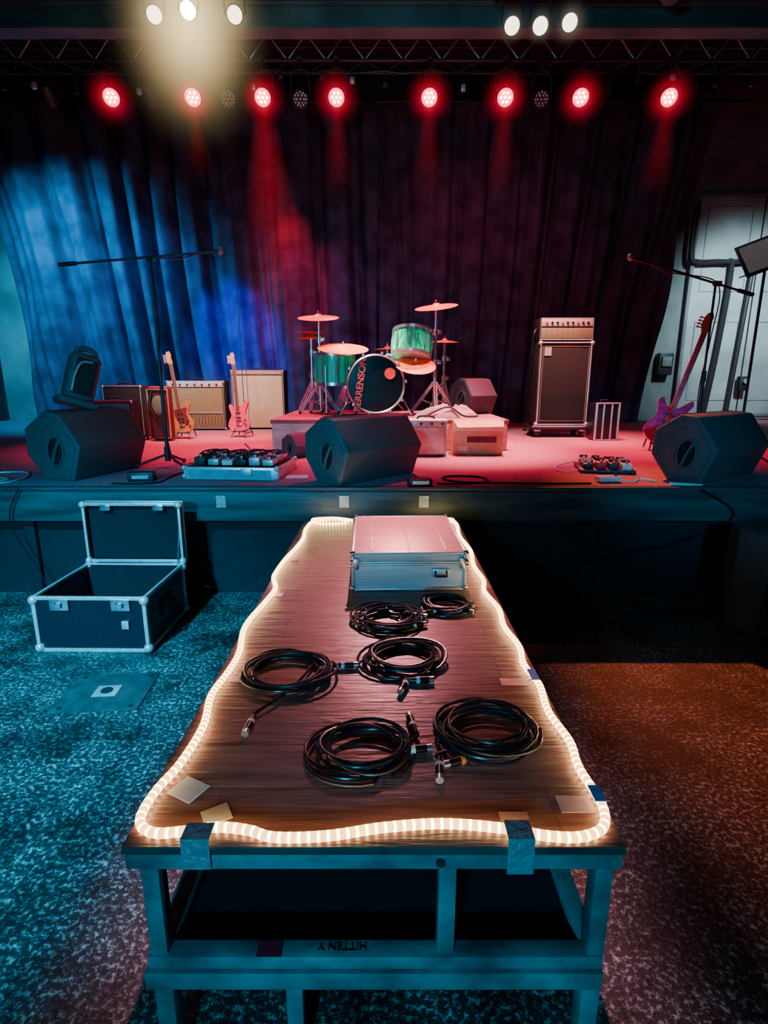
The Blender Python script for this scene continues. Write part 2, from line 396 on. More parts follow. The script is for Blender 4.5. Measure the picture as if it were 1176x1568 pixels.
# ------------------------------------------------------------------ riser
b = B()
M_risertop = mat('riser_carpet', (.4, .15, .18), .9, col2=(.22, .08, .1), scale=60, bump=.4)
b.box((.07, 8.0, SZ + .355), (2.94, 2.2, .045), M_risertop, bev=.004)
b.box((.07, 6.925, SZ + .17), (2.9, .04, .325), M_riser, bev=.004)
b.box((-1.37, 8.0, SZ + .17), (.04, 2.15, .325), M_riser); b.box((1.51, 8.0, SZ + .17), (.04, 2.15, .325), M_riser)
b.box((.07, 9.05, SZ + .17), (2.9, .04, .325), M_riser)
for x in (-.45, .5): b.box((x, 6.9, SZ + .17), (.03, .015, .325), M_cream)
b.obj('drum_riser')
RZ = SZ + .378

# ------------------------------------------------------------------ drum kit
b = B()
def drum(c, r, h, axis, m, lugs=8, heads=(M_headw, M_headw)):
    q = V3(axis).to_track_quat('Z', 'Y').to_matrix().to_4x4(); M = Matrix.Translation(c) @ q
    b.lathe([(r, -h / 2), (r, h / 2)], m, M, 48)
    for s_, hm in ((1, heads[0]), (-1, heads[1])):
        z = s_ * h / 2
        b.lathe([(r + .004, z - s_ * .03), (r + .018, z - s_ * .03), (r + .018, z + s_ * .012), (r + .002, z + s_ * .012), (r - .004, z)], M_chrome, M, 48)
        b.lathe([(r, z), (r * .5, z + s_ * .001), (0, z + s_ * .001)], hm, M, 48)
    for i in range(lugs):
        a = 2 * math.pi * i / lugs + .2
        for s_ in (-1, 1):
            p = M @ V3((math.cos(a) * (r + .014), math.sin(a) * (r + .014), s_ * h * .2)); p2 = M @ V3((math.cos(a) * (r + .014), math.sin(a) * (r + .014), s_ * h * .5))
            b.cyl(p, p2, .006, M_chrome, n=8); b.cyl(p, M @ V3((math.cos(a) * (r + .014), math.sin(a) * (r + .014), 0)), .013, M_chrome, n=8)
KC = V3((-.11, 7.9, RZ + .42))
M_k = Matrix.Translation(KC) @ V3((0, -1, 0)).to_track_quat('Z', 'Y').to_matrix().to_4x4()
b.lathe([(.365, -.25), (.365, .25)], M_green, M_k, 64)
for s_ in (-1, 1):
    z = s_ * .25
    b.lathe([(.365, z - s_ * .02), (.395, z - s_ * .02), (.395, z + s_ * .035), (.37, z + s_ * .035), (.362, z + s_ * .005)], M_black, M_k, 64)
    b.lathe([(.366, z + s_ * .037), (.378, z + s_ * .046), (.392, z + s_ * .037)], M_chrome, M_k, 64)
    b.lathe([(.365, z + s_ * .008), (.2, z + s_ * .010), (0, z + s_ * .010)], M_head, M_k, 64)
for i in range(10):
    a = 2 * math.pi * i / 10 + .1
    P = lambda rr, z: M_k @ V3((math.cos(a) * rr, math.sin(a) * rr, z))
    b.cyl(P(.405, .29), P(.405, -.29), .007, M_chrome, n=8); b.cyl(P(.385, .08), P(.385, .16), .016, M_chrome, n=8)
    b.box(P(.405, .285), (.03, .02, .04), M_chrome, bev=.004)
dc = [(KC.x + .19 + .075 * math.cos(2 * math.pi * i / 28), KC.y - .268, KC.z + .14 + .075 * math.sin(2 * math.pi * i / 28)) for i in range(28)]
b.add(dc, [list(range(28))], M_red)
for s_ in (-1, 1): b.cyl(KC + V3((s_ * .33, -.1, -.12)), (KC.x + s_ * .48, KC.y - .3, RZ + .015), .011, M_chrome)
drum((-.69, 8.05, RZ + .62), .27, .42, (0, 0, 1), M_green)
for a in (20, 140, 250):
    x = -.69 + .3 * math.cos(rad(a)); y = 8.05 + .3 * math.sin(rad(a)); b.cyl((x, y, RZ + .01), (x, y, RZ + .66), .011, M_chrome); b.cyl((x, y, RZ), (x, y, RZ + .03), .018, M_black)
drum((.38, 7.9, RZ + .95), .26, .34, (.08, .28, 1), M_green)
b.tube([(.15, 7.98, RZ + .8), (.05, 7.98, RZ + .82), (-.02, 7.98, RZ + .76)], .016, M_chrome)
drum((-.2, 8.6, RZ + .66), .2, .17, (0, .1, 1), M_chrome)
for a in (60, 180, 300): b.tube([(-.2, 8.6, RZ + .3), (-.2 + .25 * math.cos(rad(a)), 8.6 + .25 * math.sin(rad(a)), RZ + .01)], .01, M_chrome)
b.cyl((-.2, 8.6, RZ + .2), (-.2, 8.6, RZ + .57), .013, M_chrome)
b.lathe([(.17, 0), (.19, .04), (.17, .09), (0, .095)], M_black, Matrix.Translation((.1, 8.8, RZ + .5)), 24); b.cyl((.1, 8.8, RZ + .15), (.1, 8.8, RZ + .5), .02, M_chrome)
for a in (30, 150, 270): b.cyl((.1, 8.8, RZ + .25), (.1 + .24 * math.cos(rad(a)), 8.8 + .2 * math.sin(rad(a)), RZ + .01), .012, M_chrome)
b.box((-.11, 8.35, RZ + .03), (.1, .3, .02), M_chrome, rot=(rad(10), 0, 0)); b.cyl((-.11, 8.22, RZ + .02), (-.11, 8.22, RZ + .25), .012, M_chrome)
def cymbal(c, r, axis=(0, 0, 1)):
    M = Matrix.Translation(c) @ V3(axis).to_track_quat('Z', 'Y').to_matrix().to_4x4()
    b.lathe([(.012, .036), (r * .12, .032), (r * .2, .012), (r * .25, .004), (r * .7, -.008), (r, -.02), (r, -.0225), (r * .7, -.011), (r * .24, 0), (r * .1, .026), (.012, .03)], M_cymb, M, 48)
    b.lathe([(0, .075), (.012, .07), (.013, .036), (.022, .035), (.02, .03)], M_chrome, M, 12)
def cstand(x, y, top, spread=.32, boom=None, ph=90):
    b.cyl((x, y, RZ + .12), (x, y, RZ + (top - RZ) * .5), .026, M_chrome); b.cyl((x, y, RZ + (top - RZ) * .45), (x, y, top), .019, M_chrome)
    for z in (RZ + (top - RZ) * .5, RZ + (top - RZ) * .78):
        b.cyl((x, y, z - .04), (x, y, z + .04), .038, M_chrome, n=12); b.box((x + .05, y, z), (.07, .02, .05), M_chrome, bev=.006)
    for k in range(3):
        a = rad(ph + 120 * k); ex, ey = x + spread * math.cos(a), y + spread * math.sin(a)
        for o in (-.016, .016):
            b.cyl((x + o, y, RZ + .46), (ex + o, ey, RZ + .025), .012, M_chrome, n=8)
        b.cyl((x, y, RZ + .13), (x + spread * .55 * math.cos(a), y + spread * .55 * math.sin(a), RZ + .20), .009, M_chrome, n=8)
        b.sph((ex, ey, RZ + .022), .022, M_black, n=8)
cstand(-.92, 8.2, 2.68); cymbal((-.92, 8.2, 2.70), .29, (0, -.24, 1))
cstand(-1.06, 8.42, 2.46, .25, ph=30); cymbal((-1.06, 8.42, 2.44), .19); cymbal((-1.06, 8.42, 2.475), .19, (0, .0, -1))
cstand(-.56, 8.45, 2.28, .25, ph=10); cymbal((-.56, 7.9, 2.27), .35, (.05, -.26, 1)); b.cyl((-.56, 8.45, 2.2), (-.56, 7.9, 2.26), .012, M_chrome)
cstand(.72, 8.1, 2.80, .36, ph=270); cymbal((.72, 8.1, 2.83), .30, (-.12, -.24, 1))
cstand(.9, 8.6, 2.36, .2, ph=60); cymbal((.9, 8.6, 2.40), .21, (0, -.1, 1))
b.tube([(.72, 8.1, 2.0), (.55, 7.9, 2.02), (.42, 7.72, 2.04)], .012, M_chrome); cymbal((.42, 7.7, 2.05), .28, (.08, -.5, 1))
cymbal((.05, 8.75, 2.3), .2); b.cyl((.1, 8.95, RZ), (.05, 8.75, 2.3), .012, M_chrome)
kit = b.obj('drum_kit')
cu = bpy.data.curves.new('kick_logo', 'FONT'); cu.body = 'BERRENSON'; cu.size = .125; cu.extrude = .002; cu.offset = .003; cu.align_x = 'CENTER'; cu.materials.append(M_red)
t = bpy.data.objects.new('kick_logo', cu); scene.collection.objects.link(t); t.parent = kit
t.location = (KC.x - .17, KC.y - .275, KC.z - .01)
t.rotation_euler = (Matrix.Rotation(rad(90), 3, 'X') @ Matrix.Rotation(rad(82), 3, 'Z')).to_euler()

# ------------------------------------------------------------------ wedges
M_recess_shade = mat('recess_shade', (.004, .004, .005), .9)  # flat dark disc: shade of the handle recess put in as colour
M_wtint = mat('wedge_cabinet', (.075, .09, .1), .5, col2=(.05, .06, .065), bump=.35, scale=90)
def wedge(loc, rz, L=.9, s=1., rot=None, tint=M_wtint, name='stage_monitor_wedge'):
    b = B(); p = [(-.12, 0), (.18, 0), (.29, .30), (.10, .57), (-.05, .59), (-.28, .44), (-.29, .22)]
    p = [(x * s, z * s) for x, z in p]
    bm = bmesh.new()
    va = [bm.verts.new((-L / 2, -u, z)) for u, z in p]; vb = [bm.verts.new((L / 2, -u, z)) for u, z in p]; n = len(p)
    bm.faces.new(va[::-1]); bm.faces.new(vb)
    for i in range(n): bm.faces.new((va[i], va[(i + 1) % n], vb[(i + 1) % n], vb[i]))
    bmesh.ops.recalc_face_normals(bm, faces=bm.faces[:])
    bmesh.ops.bevel(bm, geom=bm.edges[:], offset=.018 * s, segments=3, affect='EDGES', profile=.5)
    b.bmadd(bm, tint)
    for sx in (-1, 1):
        X = sx * L / 2
        ring = [(X + sx * .004, -(.03 + .07 * math.cos(a) + .05 * math.sin(a)) * s, (.25 - .06 * math.cos(a) + .11 * math.sin(a)) * s) for a in [2 * math.pi * i / 24 for i in range(24)]]
        b.tube(ring, .011 * s, tint, 8, closed=True)
        b.add(ring, [list(range(24))], M_recess_shade)
        b.tube([(X + sx * .012, -.0 * s, .15 * s), (X + sx * .02, -.04 * s, .25 * s), (X + sx * .012, -.09 * s, .35 * s)], .014 * s, tint, 8)
        b.tube([(X + sx * .002, -u * .85, .04 * s + z * .86) for u, z in p], .006 * s, tint, 6, closed=True)
        b.tube([(X + sx * .002, .2 * s, .2 * s), (X + sx * .002, .16 * s, .4 * s), (X + sx * .002, .0 * s, .48 * s)], .01 * s, tint, 6)
    a0 = V3((0, -p[4][0], p[4][1])); a1 = V3((0, -p[5][0], p[5][1])); d = a1 - a0; mid = (a0 + a1) / 2
    b.box(tuple(mid), (L * .9, d.length * .9, .02 * s), M_grille_d, rot=(math.atan2(d.z, d.y), 0, 0))
    return b.obj(name, loc, rot or (0, 0, rz))
wedge((-.17, 4.99, SZ), rad(47), .95, .95)
wedge((2.98, 5.05, SZ), rad(35), 1.0, .98)
wedge((-2.76, 5.22, SZ), rad(74), .85, 1.02)
wedge((1.29, 8.2, RZ), rad(35), .5, .85)
wedge((-.98, 6.35, SZ), rad(50), .28, .45)
b = B()
b.box((0, 0, .3), (.32, .28, .6), M_wtint, bev=.085, seg=5)
b.box((0, -.12, .3), (.22, .06, .46), M_grille_d, bev=.025, seg=3)
b.tube(catmull([(-.1, 0, .56), (-.08, 0, .64), (0, 0, .67), (.08, 0, .64), (.1, 0, .56)], 5), .035, M_wtint)
b.box((0, .01, -.02), (.42, .36, .1), M_wtint, bev=.04, seg=4)
b.tube(catmull([(-.1, -.155, .1), (-.1, -.16, .3), (-.06, -.16, .46), (.05, -.155, .5)], 5), .014, M_duct, 8)
so = b.obj('small_speaker', (-2.86, 5.26, SZ + .665), (rad(-4), rad(18), rad(40))); so.scale = (.82, .82, .74)

# ------------------------------------------------------------------ amps
def amp(name, c, w, d, h, rz=0, grille=M_beige, tolex=M_tolex, panel=M_panel, ph=.09, piping=True, split=False, knobs=7, logo=False, edge=M_alu, handle=True):
    b = B(); b.box((0, d / 2, h / 2 + .015), (w, d, h - .03), tolex, bev=.015)
    b.box((0, -.004, (h - ph) / 2 + .0), (w - .06, .02, h - ph - .07), grille, bev=.006)
    if panel:
        b.box((0, -.006, h - ph / 2 - .02), (w - .05, .02, ph), panel, bev=.004)
        for i in range(knobs):
            x = -w * .38 + w * .76 * i / max(1, knobs - 1); b.cyl((x, -.015, h - ph / 2 - .02), (x, -.04, h - ph / 2 - .02), .014, M_black, n=12)
    if piping:
        z0, z1, X = .035, h - .012, w / 2 - .012
        b.tube([(-X, -.008, z0), (X, -.008, z0), (X, -.008, z1), (-X, -.008, z1)], .008, edge, 6, closed=True)
    if split:
        b.box((0, -.018, h * .36), (w - .07, .014, .02), edge)
        for i in range(16):
            x = -w * .43 + w * .86 * i / 15; b.tube([(x - .02, -.016, .05), (x + .02, -.016, h * .34)], .003, M_black, 4); b.tube([(x + .02, -.016, .05), (x - .02, -.016, h * .34)], .003, M_black, 4)
    if logo: b.box((0, -.018, (h - ph) * .55), (w * .4, .01, .04), M_red)
    if handle: b.tube(catmull([(-.1, d / 2, h), (-.07, d / 2, h + .03), (.07, d / 2, h + .03), (.1, d / 2, h)], 4), .012, M_black, 6)
    for x in (-1, 1):
        for y in (.05, d - .05): b.cyl((x * (w / 2 - .06), y, 0), (x * (w / 2 - .06), y, .02), .02, M_black, n=10)
        for z in (.03, h - .02): b.sph((x * (w / 2 - .012), .012, z), .022, M_alu, n=8)
    return b.obj(name, c, (0, 0, rz))
amp('guitar_amp', (-3.22, 9.7, SZ), .98, .35, .84, 0, M_tan, split=True)
amp('guitar_amp', (-2.2, 9.9, SZ), .92, .4, 1.02, 0, M_beige, panel=M_pinktape, ph=.06, knobs=0, edge=M_beige)
amp('guitar_amp', (-3.5, 7.25, SZ), .5, .3, .6, rad(8), M_maroon, panel=None, ph=.0, logo=True, edge=M_maroon)
amp('guitar_amp', (-3.72, 8.05, SZ), .54, .3, .78, rad(4), M_grille_d, panel=None, ph=0, edge=M_alu)
amp('practice_amp', (.48, 6.34, SZ), .47, .25, .42, 0, M_cream, tolex=M_cream, ph=.05, knobs=4)
b = B()
b.box((0, .14, .2), (.58, .28, .39), M_card, bev=.008)
b.box((0, -.001, .34), (.58, .006, .12), M_cream, rot=(rad(-6), 0, rad(0)))
b.box((0, .14, .397), (.56, .05, .004), M_cream)
b.box((.04, -.004, .18), (.34, .004, .07), M_maroon); b.box((-.18, -.004, .07), (.12, .004, .06), M_cream)
b.prism([(-.29, 0), (.29, 0), (.27, .12), (-.25, .14)], -.003, .003, M_card, Matrix.Translation((0, .0, .395)) @ Matrix.Rotation(rad(-150), 4, 'X'))
b.obj('cardboard_box', (1.1, 6.5, SZ), (0, 0, rad(-3)))
b = B(); b.box((0, .09, .11), (.3, .18, .2), M_white, bev=.012); b.lathe([(.05, 0), (.06, .01), (.05, .02)], M_black, Matrix.Translation((0, 0, .12)) @ Matrix.Rotation(rad(90), 4, 'X'), 20)
b.box((0, 0, .05), (.2, .01, .03), M_tan); b.obj('cardboard_box', (-.9, 6.62, SZ), (0, 0, 0))
b = B()
b.box((0, .08, .39), (.32, .16, .76), M_maroon, bev=.05, seg=4)
b.tube([(-.15, -.0, .04), (-.15, 0, .72), (.15, 0, .72), (.15, 0, .04)], .012, M_beige, 6, closed=True)
b.tube(catmull([(-.08, -.01, .7), (-.1, -.06, .5), (0, -.07, .3), (.08, -.04, .12)], 6), .02, M_black)
b.sph((0, -.0, .5), .1, M_tan, sc=(1, .2, 1.4)); b.obj('gig_bag', (-3.2, 8.0, SZ), (0, 0, rad(-6)))

b = B(); W = .8; D = .48
b.box((0, D / 2, .14), (.86, D + .04, .05), M_tolex, bev=.01); b.tube([(-.43, -.01, .165), (.43, -.01, .165)], .012, M_alu)
for x in (-.34, .34):
    for y in (.05, D - .05):
        b.cyl((x - .025, y, .055), (x + .025, y, .055), .055, M_black, n=20); b.box((x, y, .105), (.09, .1, .03), M_alu, bev=.006)
b.box((0, D / 2, .79), (W, D, 1.22), M_tolex, bev=.02)
b.box((0, -.005, .79), (W - .12, .02, 1.08), M_grille_d, bev=.006)
for x in (-1, 1): b.tube([(x * (W / 2 - .03), -.01, .2), (x * (W / 2 - .03), -.01, 1.38)], .012, M_alu, 6)
for z in (.195, 1.385): b.tube([(-W / 2 + .02, -.01, z), (W / 2 - .02, -.01, z)], .010, M_alu, 6)
for x in (-1, 1):
    for z in (.2, 1.38): b.sph((x * (W / 2 - .02), .0, z), .035, M_alu, n=10)
b.tube([(-W / 2 + .06, -.018, .25), (W / 2 - .06, -.018, .25), (W / 2 - .06, -.018, 1.33), (-W / 2 + .06, -.018, 1.33)], .005, M_tan, 6, closed=True)
b.box((-.27, -.022, 1.26), (.1, .01, .12), M_panel)
b.box((0, D / 2, 1.575), (W, D * .85, .32), M_tolex, bev=.02)
b.box((0, .03, 1.665), (W - .05, .02, .1), M_panel, bev=.005); b.box((0, .03, 1.52), (W - .05, .02, .15), M_tan, bev=.005)
for i in range(9): b.cyl((-.3 + i * .075, .02, 1.665), (-.3 + i * .075, -.0, 1.665), .016, M_black if i % 3 else M_red, n=12)
b.tube([(-W / 2 + .015, .028, 1.43), (W / 2 - .015, .028, 1.43), (W / 2 - .015, .028, 1.725), (-W / 2 + .015, .028, 1.725)], .008, M_panel, 6, closed=True)
b.tube(catmull([(-W / 2, D * .4, 1.6), (-W / 2 - .05, D * .3, 1.5), (-W / 2 - .06, D * .3, 1.2), (-W / 2 - .02, D * .5, 1.1), (-W / 2, D * .6, 1.05)], 6), .01, M_rubber)
b.obj('bass_amp_stack', (2.68, 8.5, SZ))
b = B(); b.box((0, .14, .27), (.34, .28, .52), M_case, bev=.01)
for x in (-.165, .165): b.box((x, 0, .27), (.025, .03, .54), M_alu, bev=.004)
for x in (-.06, .06): b.box((x, -.005, .27), (.022, .015, .5), M_alu, bev=.003)
for z in (.01, .53): b.box((0, 0, z), (.35, .03, .02), M_alu, bev=.004)
b.tube([(-.06, .14, .53), (-.05, .14, .57), (.05, .14, .57), (.06, .14, .53)], .01, M_black); b.obj('equipment_case', (3.2, 8.05, SZ), (0, 0, rad(4)))

# ------------------------------------------------------------------ guitars
M_fret = mat('rosewood_fretboard', (.2, .09, .05), .4, col2=(.12, .05, .03), scale=8, stretch=(10, 10, 1))
def guitar(name, loc, s, bodym, guard, lean_side, rz, neckm=M_maple, back=12, four=False, fretm=M_fret):
    b = B()
    out = [(0, 0), (.11, .012), (.163, .08), (.15, .17), (.115, .24), (.128, .32), (.165, .41), (.14, .455), (.09, .40), (.04, .35), (-.04, .345),
           (-.075, .37), (-.105, .415), (-.135, .385), (-.118, .30), (-.108, .24), (-.15, .16), (-.165, .08), (-.11, .012)]
    o2 = [(p.x, p.y) for p in catmull([(x, y, 0) for x, y in out], 5, True)]
    R = Matrix.Rotation(rad(90), 4, 'X')
    b.prism(o2, -.02, .02, bodym, R)
    b.prism([(x * .985, y * .985 + .003) for x, y in o2], .02, .024, bodym, R)
    g = [(p.x, p.y) for p in catmull([(.03, .10, 0), (.1, .12, 0), (.10, .2, 0), (.085, .26, 0), (.1, .34, 0), (.05, .345, 0), (0, .33, 0), (-.05, .34, 0), (-.08, .33, 0), (-.07, .22, 0), (-.03, .15, 0)], 5, True)]
    b.prism(g, .024, .027, guard, R)
    for z in (.15, .2, .27): b.box((0, -.03, z), (.075, .012, .018), M_black, bev=.003)
    b.box((0, -.031, .1), (.08, .014, .03), M_chrome, bev=.003)
    for x, z in ((.085, .13), (.1, .17), (.11, .09)): b.cyl((x, -.024, z), (x, -.042, z), .012, M_chrome, n=12)
    NT = .98 if not four else 1.06
    b.box((0, -.03, (.33 + NT) / 2), (.05, .022, NT - .33), neckm, bev=.006)
    b.box((0, -.043, (.33 + NT) / 2), (.047, .006, NT - .33), fretm)
    for i in range(16):
        z = NT - (NT - .3) * (1 - 2 ** (-(i + 1) / 10)); b.box((0, -.0465, z), (.046, .002, .003), M_chrome)
    hs = [(-.024, 0), (.024, 0), (.03, .04), (.02, .1), (.028, .15), (.01, .19), (-.03, .185), (-.045, .15), (-.05, .06)]
    b.prism([(x, z + NT) for x, z in hs], .02, .035, neckm, R)
    n = 4 if four else 6
    for i in range(n):
        z = NT + .04 + i * .12 / n; b.cyl((-.045, -.028, z), (-.075, -.028, z), .007, M_chrome, n=8); b.sph((-.08, -.028, z), .012, M_chrome, n=8)
        x = -.018 + .036 * i / (n - 1); b.cyl((x, -.047, .1), (x * .8, -.047, NT + .03), .0012, M_chrome, n=4)
    T = Matrix.Rotation(rad(lean_side), 4, 'Y') @ Matrix.Rotation(rad(-back), 4, 'X') @ Matrix.Scale(s, 4)
    b.v = [T @ p + V3((0, 0, .09)) for p in b.v]
    for x in (-.11, .11):
        b.tube([(x, -.12, .01), (x * .7, -.02, .1), (x * .2, .12, .45)], .009, M_black, 6); b.tube([(x * .7, -.09, .09), (x * .7, .02, .09)], .011, M_black, 6)
        b.tube([(x * .2, .12, .45), (x, .28, .01)], .009, M_black, 6)
    b.cyl((-.08, -.02, .09), (.08, -.02, .09), .009, M_black)
    return b.obj(name, loc, (0, 0, rz))
guitar('electric_guitar', (-2.97, 8.3, SZ), 1.03, M_woodn, M_maroon, -9, rad(6))
guitar('electric_guitar', (-2.2, 8.55, SZ), 1.02, M_gred, M_gred, -6, rad(-4))
guitar('bass_guitar', (3.42, 6.95, SZ), 1.33, M_gpurple, M_gpurple, 18, rad(-15), four=True, fretm=M_gpurple)

# ------------------------------------------------------------------ mic stands
M_micgrille = mat('microphone_grille', (.4, .4, .42), .35, .9, scale=200, bump=.5)
def micstand(loc, h, b0, b1, name='microphone_stand', legs=.36):
    b = B()
    b.cyl((0, 0, .1), (0, 0, h * .5), .018, M_steel); b.cyl((0, 0, h * .48), (0, 0, h), .012, M_steel)
    b.cyl((0, 0, h * .47), (0, 0, h * .53), .024, M_black, n=14); b.cyl((0, 0, .06), (0, 0, .2), .03, M_black, n=14)
    for a in (200, 320, 80):
        e = (legs * math.cos(rad(a)), legs * math.sin(rad(a)), .024); b.cyl((0, 0, .13), e, .012, M_black, n=10); b.sph(e, .022, M_black, n=10)
    b.sph((0, 0, h), .03, M_black, n=12); b.box((.03, 0, h), (.06, .03, .05), M_black, bev=.008)
    p0 = V3(b0); p1 = V3(b1); b.cyl(p0, p1, .0115, M_steel, n=12); d = (p1 - p0).normalized()
    b.cyl(p0 - d * .02, p0 + d * .14, .02, M_black, n=14)
    b.cyl(p1, p1 + d * .05, .016, M_black, n=12); b.cyl(p1 + d * .02, p1 + d * .17, .014, M_steel, r2=.02, n=14)
    b.sph(p1 + d * .2, .032, M_micgrille, sc=(1, 1, 1.1), n=14)
    pts = [p1 + d * .02, p1 - d * .2 + V3((0, .02, -.03)), p0 * .3 + p1 * .7 + V3((0, -.02, -.02)), V3((.02, -.02, h - .02)), V3((.025, .01, h * .7)), V3((-.02, .02, h * .4)), V3((.03, .0, .15)), V3((.1, .1, .01)), V3((.2, .3, .01))]
    b.tube(catmull(pts, 8), .006, M_rubber, 6)
    return b.obj(name, loc)
micstand((-2.19, 5.6, SZ), 1.955, (-.84, 0, 1.91), (.46, 0, 2.01), legs=.3)
micstand((3.30, 5.9, SZ), 1.79, (.37, 0, 1.69), (-.68, 0, 1.98), legs=.26)
b = B()
b.cyl((0, 0, .1), (0, 0, 1.97), .014, M_steel)
for a in (90, 210, 330): b.cyl((0, 0, .2), (.3 * math.cos(rad(a)), .3 * math.sin(rad(a)), .015), .01, M_steel, n=8)
b.box((0, -.03, 2.08), (.52, .015, .34), M_steel, rot=(rad(-20), rad(-20), 0), bev=.004)
b.box((0, -.045, 2.085), (.46, .004, .28), M_white, rot=(rad(-20), rad(-20), 0)); b.box((0, -.07, 1.94), (.52, .05, .012), M_steel, rot=(0, rad(-20), 0))
b.obj('music_stand', (3.80, 5.95, SZ), (0, 0, rad(-10)))

# ------------------------------------------------------------------ pedalboards
def pedals(b, x0, x1, y0, y1, z, nx, ny, cols):
    for i in range(nx):
        for j in range(ny):
            x = x0 + (x1 - x0) * (i + .5) / nx; y = y0 + (y1 - y0) * (j + .5) / ny
            w = (x1 - x0) / nx * .78; d = (y1 - y0) / ny * .8; h = random.uniform(.045, .07)
            m = random.choice(cols)
            b.box((x, y, z + h / 2), (w, d, h), m, rot=(rad(4), 0, rad(random.uniform(-5, 5))), bev=.006)
            for k in (-1, 0, 1): b.cyl((x + k * w * .28, y + d * .28, z + h), (x + k * w * .28, y + d * .28, z + h + .025), .012, M_black if m != M_black else M_alu, n=10)
            b.cyl((x, y - d * .25, z + h), (x, y - d * .25, z + h + .02), .014, M_chrome, n=10)
            b.cyl((x, y - d * .05, z + h), (x, y - d * .05, z + h + .008), .006, M_red, n=8)
M_teal = mat('teal_enamel', (.05, .4, .45), .35)
b = B()
b.box((0, .33, .025), (.84, .66, .05), M_case, bev=.006)
for y, h in ((0, .11), (.66, .11)):
    b.box((0, y, h / 2), (.84, .02, h), M_alu, bev=.004)
    b.box((0, y + (.011 if y else -.011), h / 2), (.74, .006, h * .6), M_teal)
for x in (-.42, .42):
    b.box((x, .33, .055), (.02, .66, .11), M_alu, bev=.004)
    for y in (0, .66):
        for z in (.026, .1): b.sph((x, y, z), .026, M_alu, n=10)
b.box((.15, -.018, .07), (.1, .02, .07), M_alu, bev=.006)
b.box((0, .34, .1), (.78, .6, .02), M_black, rot=(rad(5), 0, 0))
pedals(b, -.38, .38, .08, .6, .115, 6, 3, [M_alu, M_teal, M_alu, M_steel, M_black, M_duct, M_white])
for i in range(10):
    x = random.uniform(-.35, .35); b.tube(catmull([(x, .2, .19), (x + .05, .15, .23), (x + .12, .3, .23), (x + .1, .42, .19)], 5), .007, M_rubber, 6)
b.obj('pedalboard', (-1.36, 4.86, SZ), (0, 0, rad(-5)))
b = B(); b.box((0, .25, .02), (.5, .5, .03), M_black, bev=.006)
pedals(b, -.23, .23, .03, .46, .036, 4, 3, [M_alu, M_black, M_steel, M_redtape, M_white])
b.tube(catmull([(-.25, .1, .02), (-.4, 0, .01), (-.45, .3, .01), (-.25, .45, .05)], 6), .007, M_white, 6)
b.obj('pedalboard', (2.1, 5.15, SZ), (0, 0, rad(-12)))
b = B(); b.box((0, .06, .03), (.2, .1, .04), M_white, bev=.008); b.box((0, .06, .052), (.14, .06, .006), M_alu); b.cyl((.06, .06, .05), (.06, .06, .07), .012, M_black)
b.tube(catmull([(.1, .06, .02), (.2, .0, .01), (.3, .1, .01), (.4, 0.02, .01), (.35, .15, .01)], 6), .007, M_white, 6); b.obj('effects_pedal', (1.95, 4.68, SZ), (0, 0, .1))
b = B(); b.box((0, 0, .003), (.2, .14, .004), M_white, rot=(0, 0, .1)); b.obj('paper_sheet', (-.79, 5.0, SZ))

def cable(name, pts, r=.009, m=M_rubber, k=8):
    b = B(); b.tube(catmull(pts, k), r, m, 6); return b.obj(name)
Z = SZ + .01
cable('stage_cable', [(.45, 4.62, Z), (.6, 4.6, Z), (.9, 4.72, Z), (.85, 4.95, Z), (.6, 4.98, Z), (.52, 4.85, Z), (.7, 4.68, Z), (1.3, 4.62, Z), (1.75, 4.62, Z)])
cable('stage_cable', [(-2.3, 4.62, Z), (-2.1, 4.6, Z), (-1.93, 4.68, Z), (-1.93, 4.9, Z), (-1.9, 5.2, Z), (-1.7, 5.8, Z), (-1.6, 6.6, Z), (-1.9, 7.6, Z)])
cable('stage_cable', [(-4.2, 4.9, Z), (-3.6, 4.65, Z), (-3.3, 4.8, Z), (-3.7, 5.1, Z), (-3.4, 5.2, Z), (-3.2, 4.85, Z), (-3.3, 4.62, Z), (-3.9, 4.7, Z), (-4.0, 4.9, Z), (-3.5, 5.0, Z)], m=M_alu)
cable('stage_cable', [(2.5, 4.6, Z), (2.4, 4.57, Z), (2.65, 4.55, Z), (2.42, 4.64, Z)], .007, M_white)
cable('hanging_cable', [(2.6, 4.47, .97), (2.9, 4.46, .75), (2.5, 4.5, .5), (1.7, 4.5, .3), (1.6, 4.4, .012), (2.2, 4.3, .012)], .006)
cable('hanging_cable', [(-3.0, 4.47, .97), (-3.1, 4.46, .7), (-2.95, 4.48, .3), (-2.7, 4.45, .012), (-1.6, 4.4, .012)], .006)
b = B(); b.box((0, 0, .03), (.2, .12, .06), M_black, bev=.01); b.box((0, -.061, .03), (.14, .004, .03), M_alu); b.obj('stage_box', (.30, 4.6, SZ), (0, 0, .1))
b = B(); b.box((0, 0, .04), (.22, .1, .08), M_black, bev=.01); b.box((0, -.051, .04), (.14, .004, .03), M_duct); b.obj('stage_box', (-2.12, 4.8, SZ), (0, 0, .1))
b = B(); vs = []; fs = []; nx, ny = 50, 30
for j in range(ny + 1):
    for i in range(nx + 1):
        u, v = i / nx * 2 - 1, j / ny * 2 - 1
        e = max(0, 1 - (u * u + v * v)); h = .12 * e ** .5 * (1 + .9 * noise.noise(V3((u * 3, v * 3, 2)))) + .03 * e * noise.noise(V3((u * 9, v * 9, 5)))
        vs.append((u * .42, v * .2, max(0, h) + .003))
for j in range(ny):
    for i in range(nx): a = j * (nx + 1) + i; fs.append([a, a + 1, a + nx + 2, a + nx + 1])
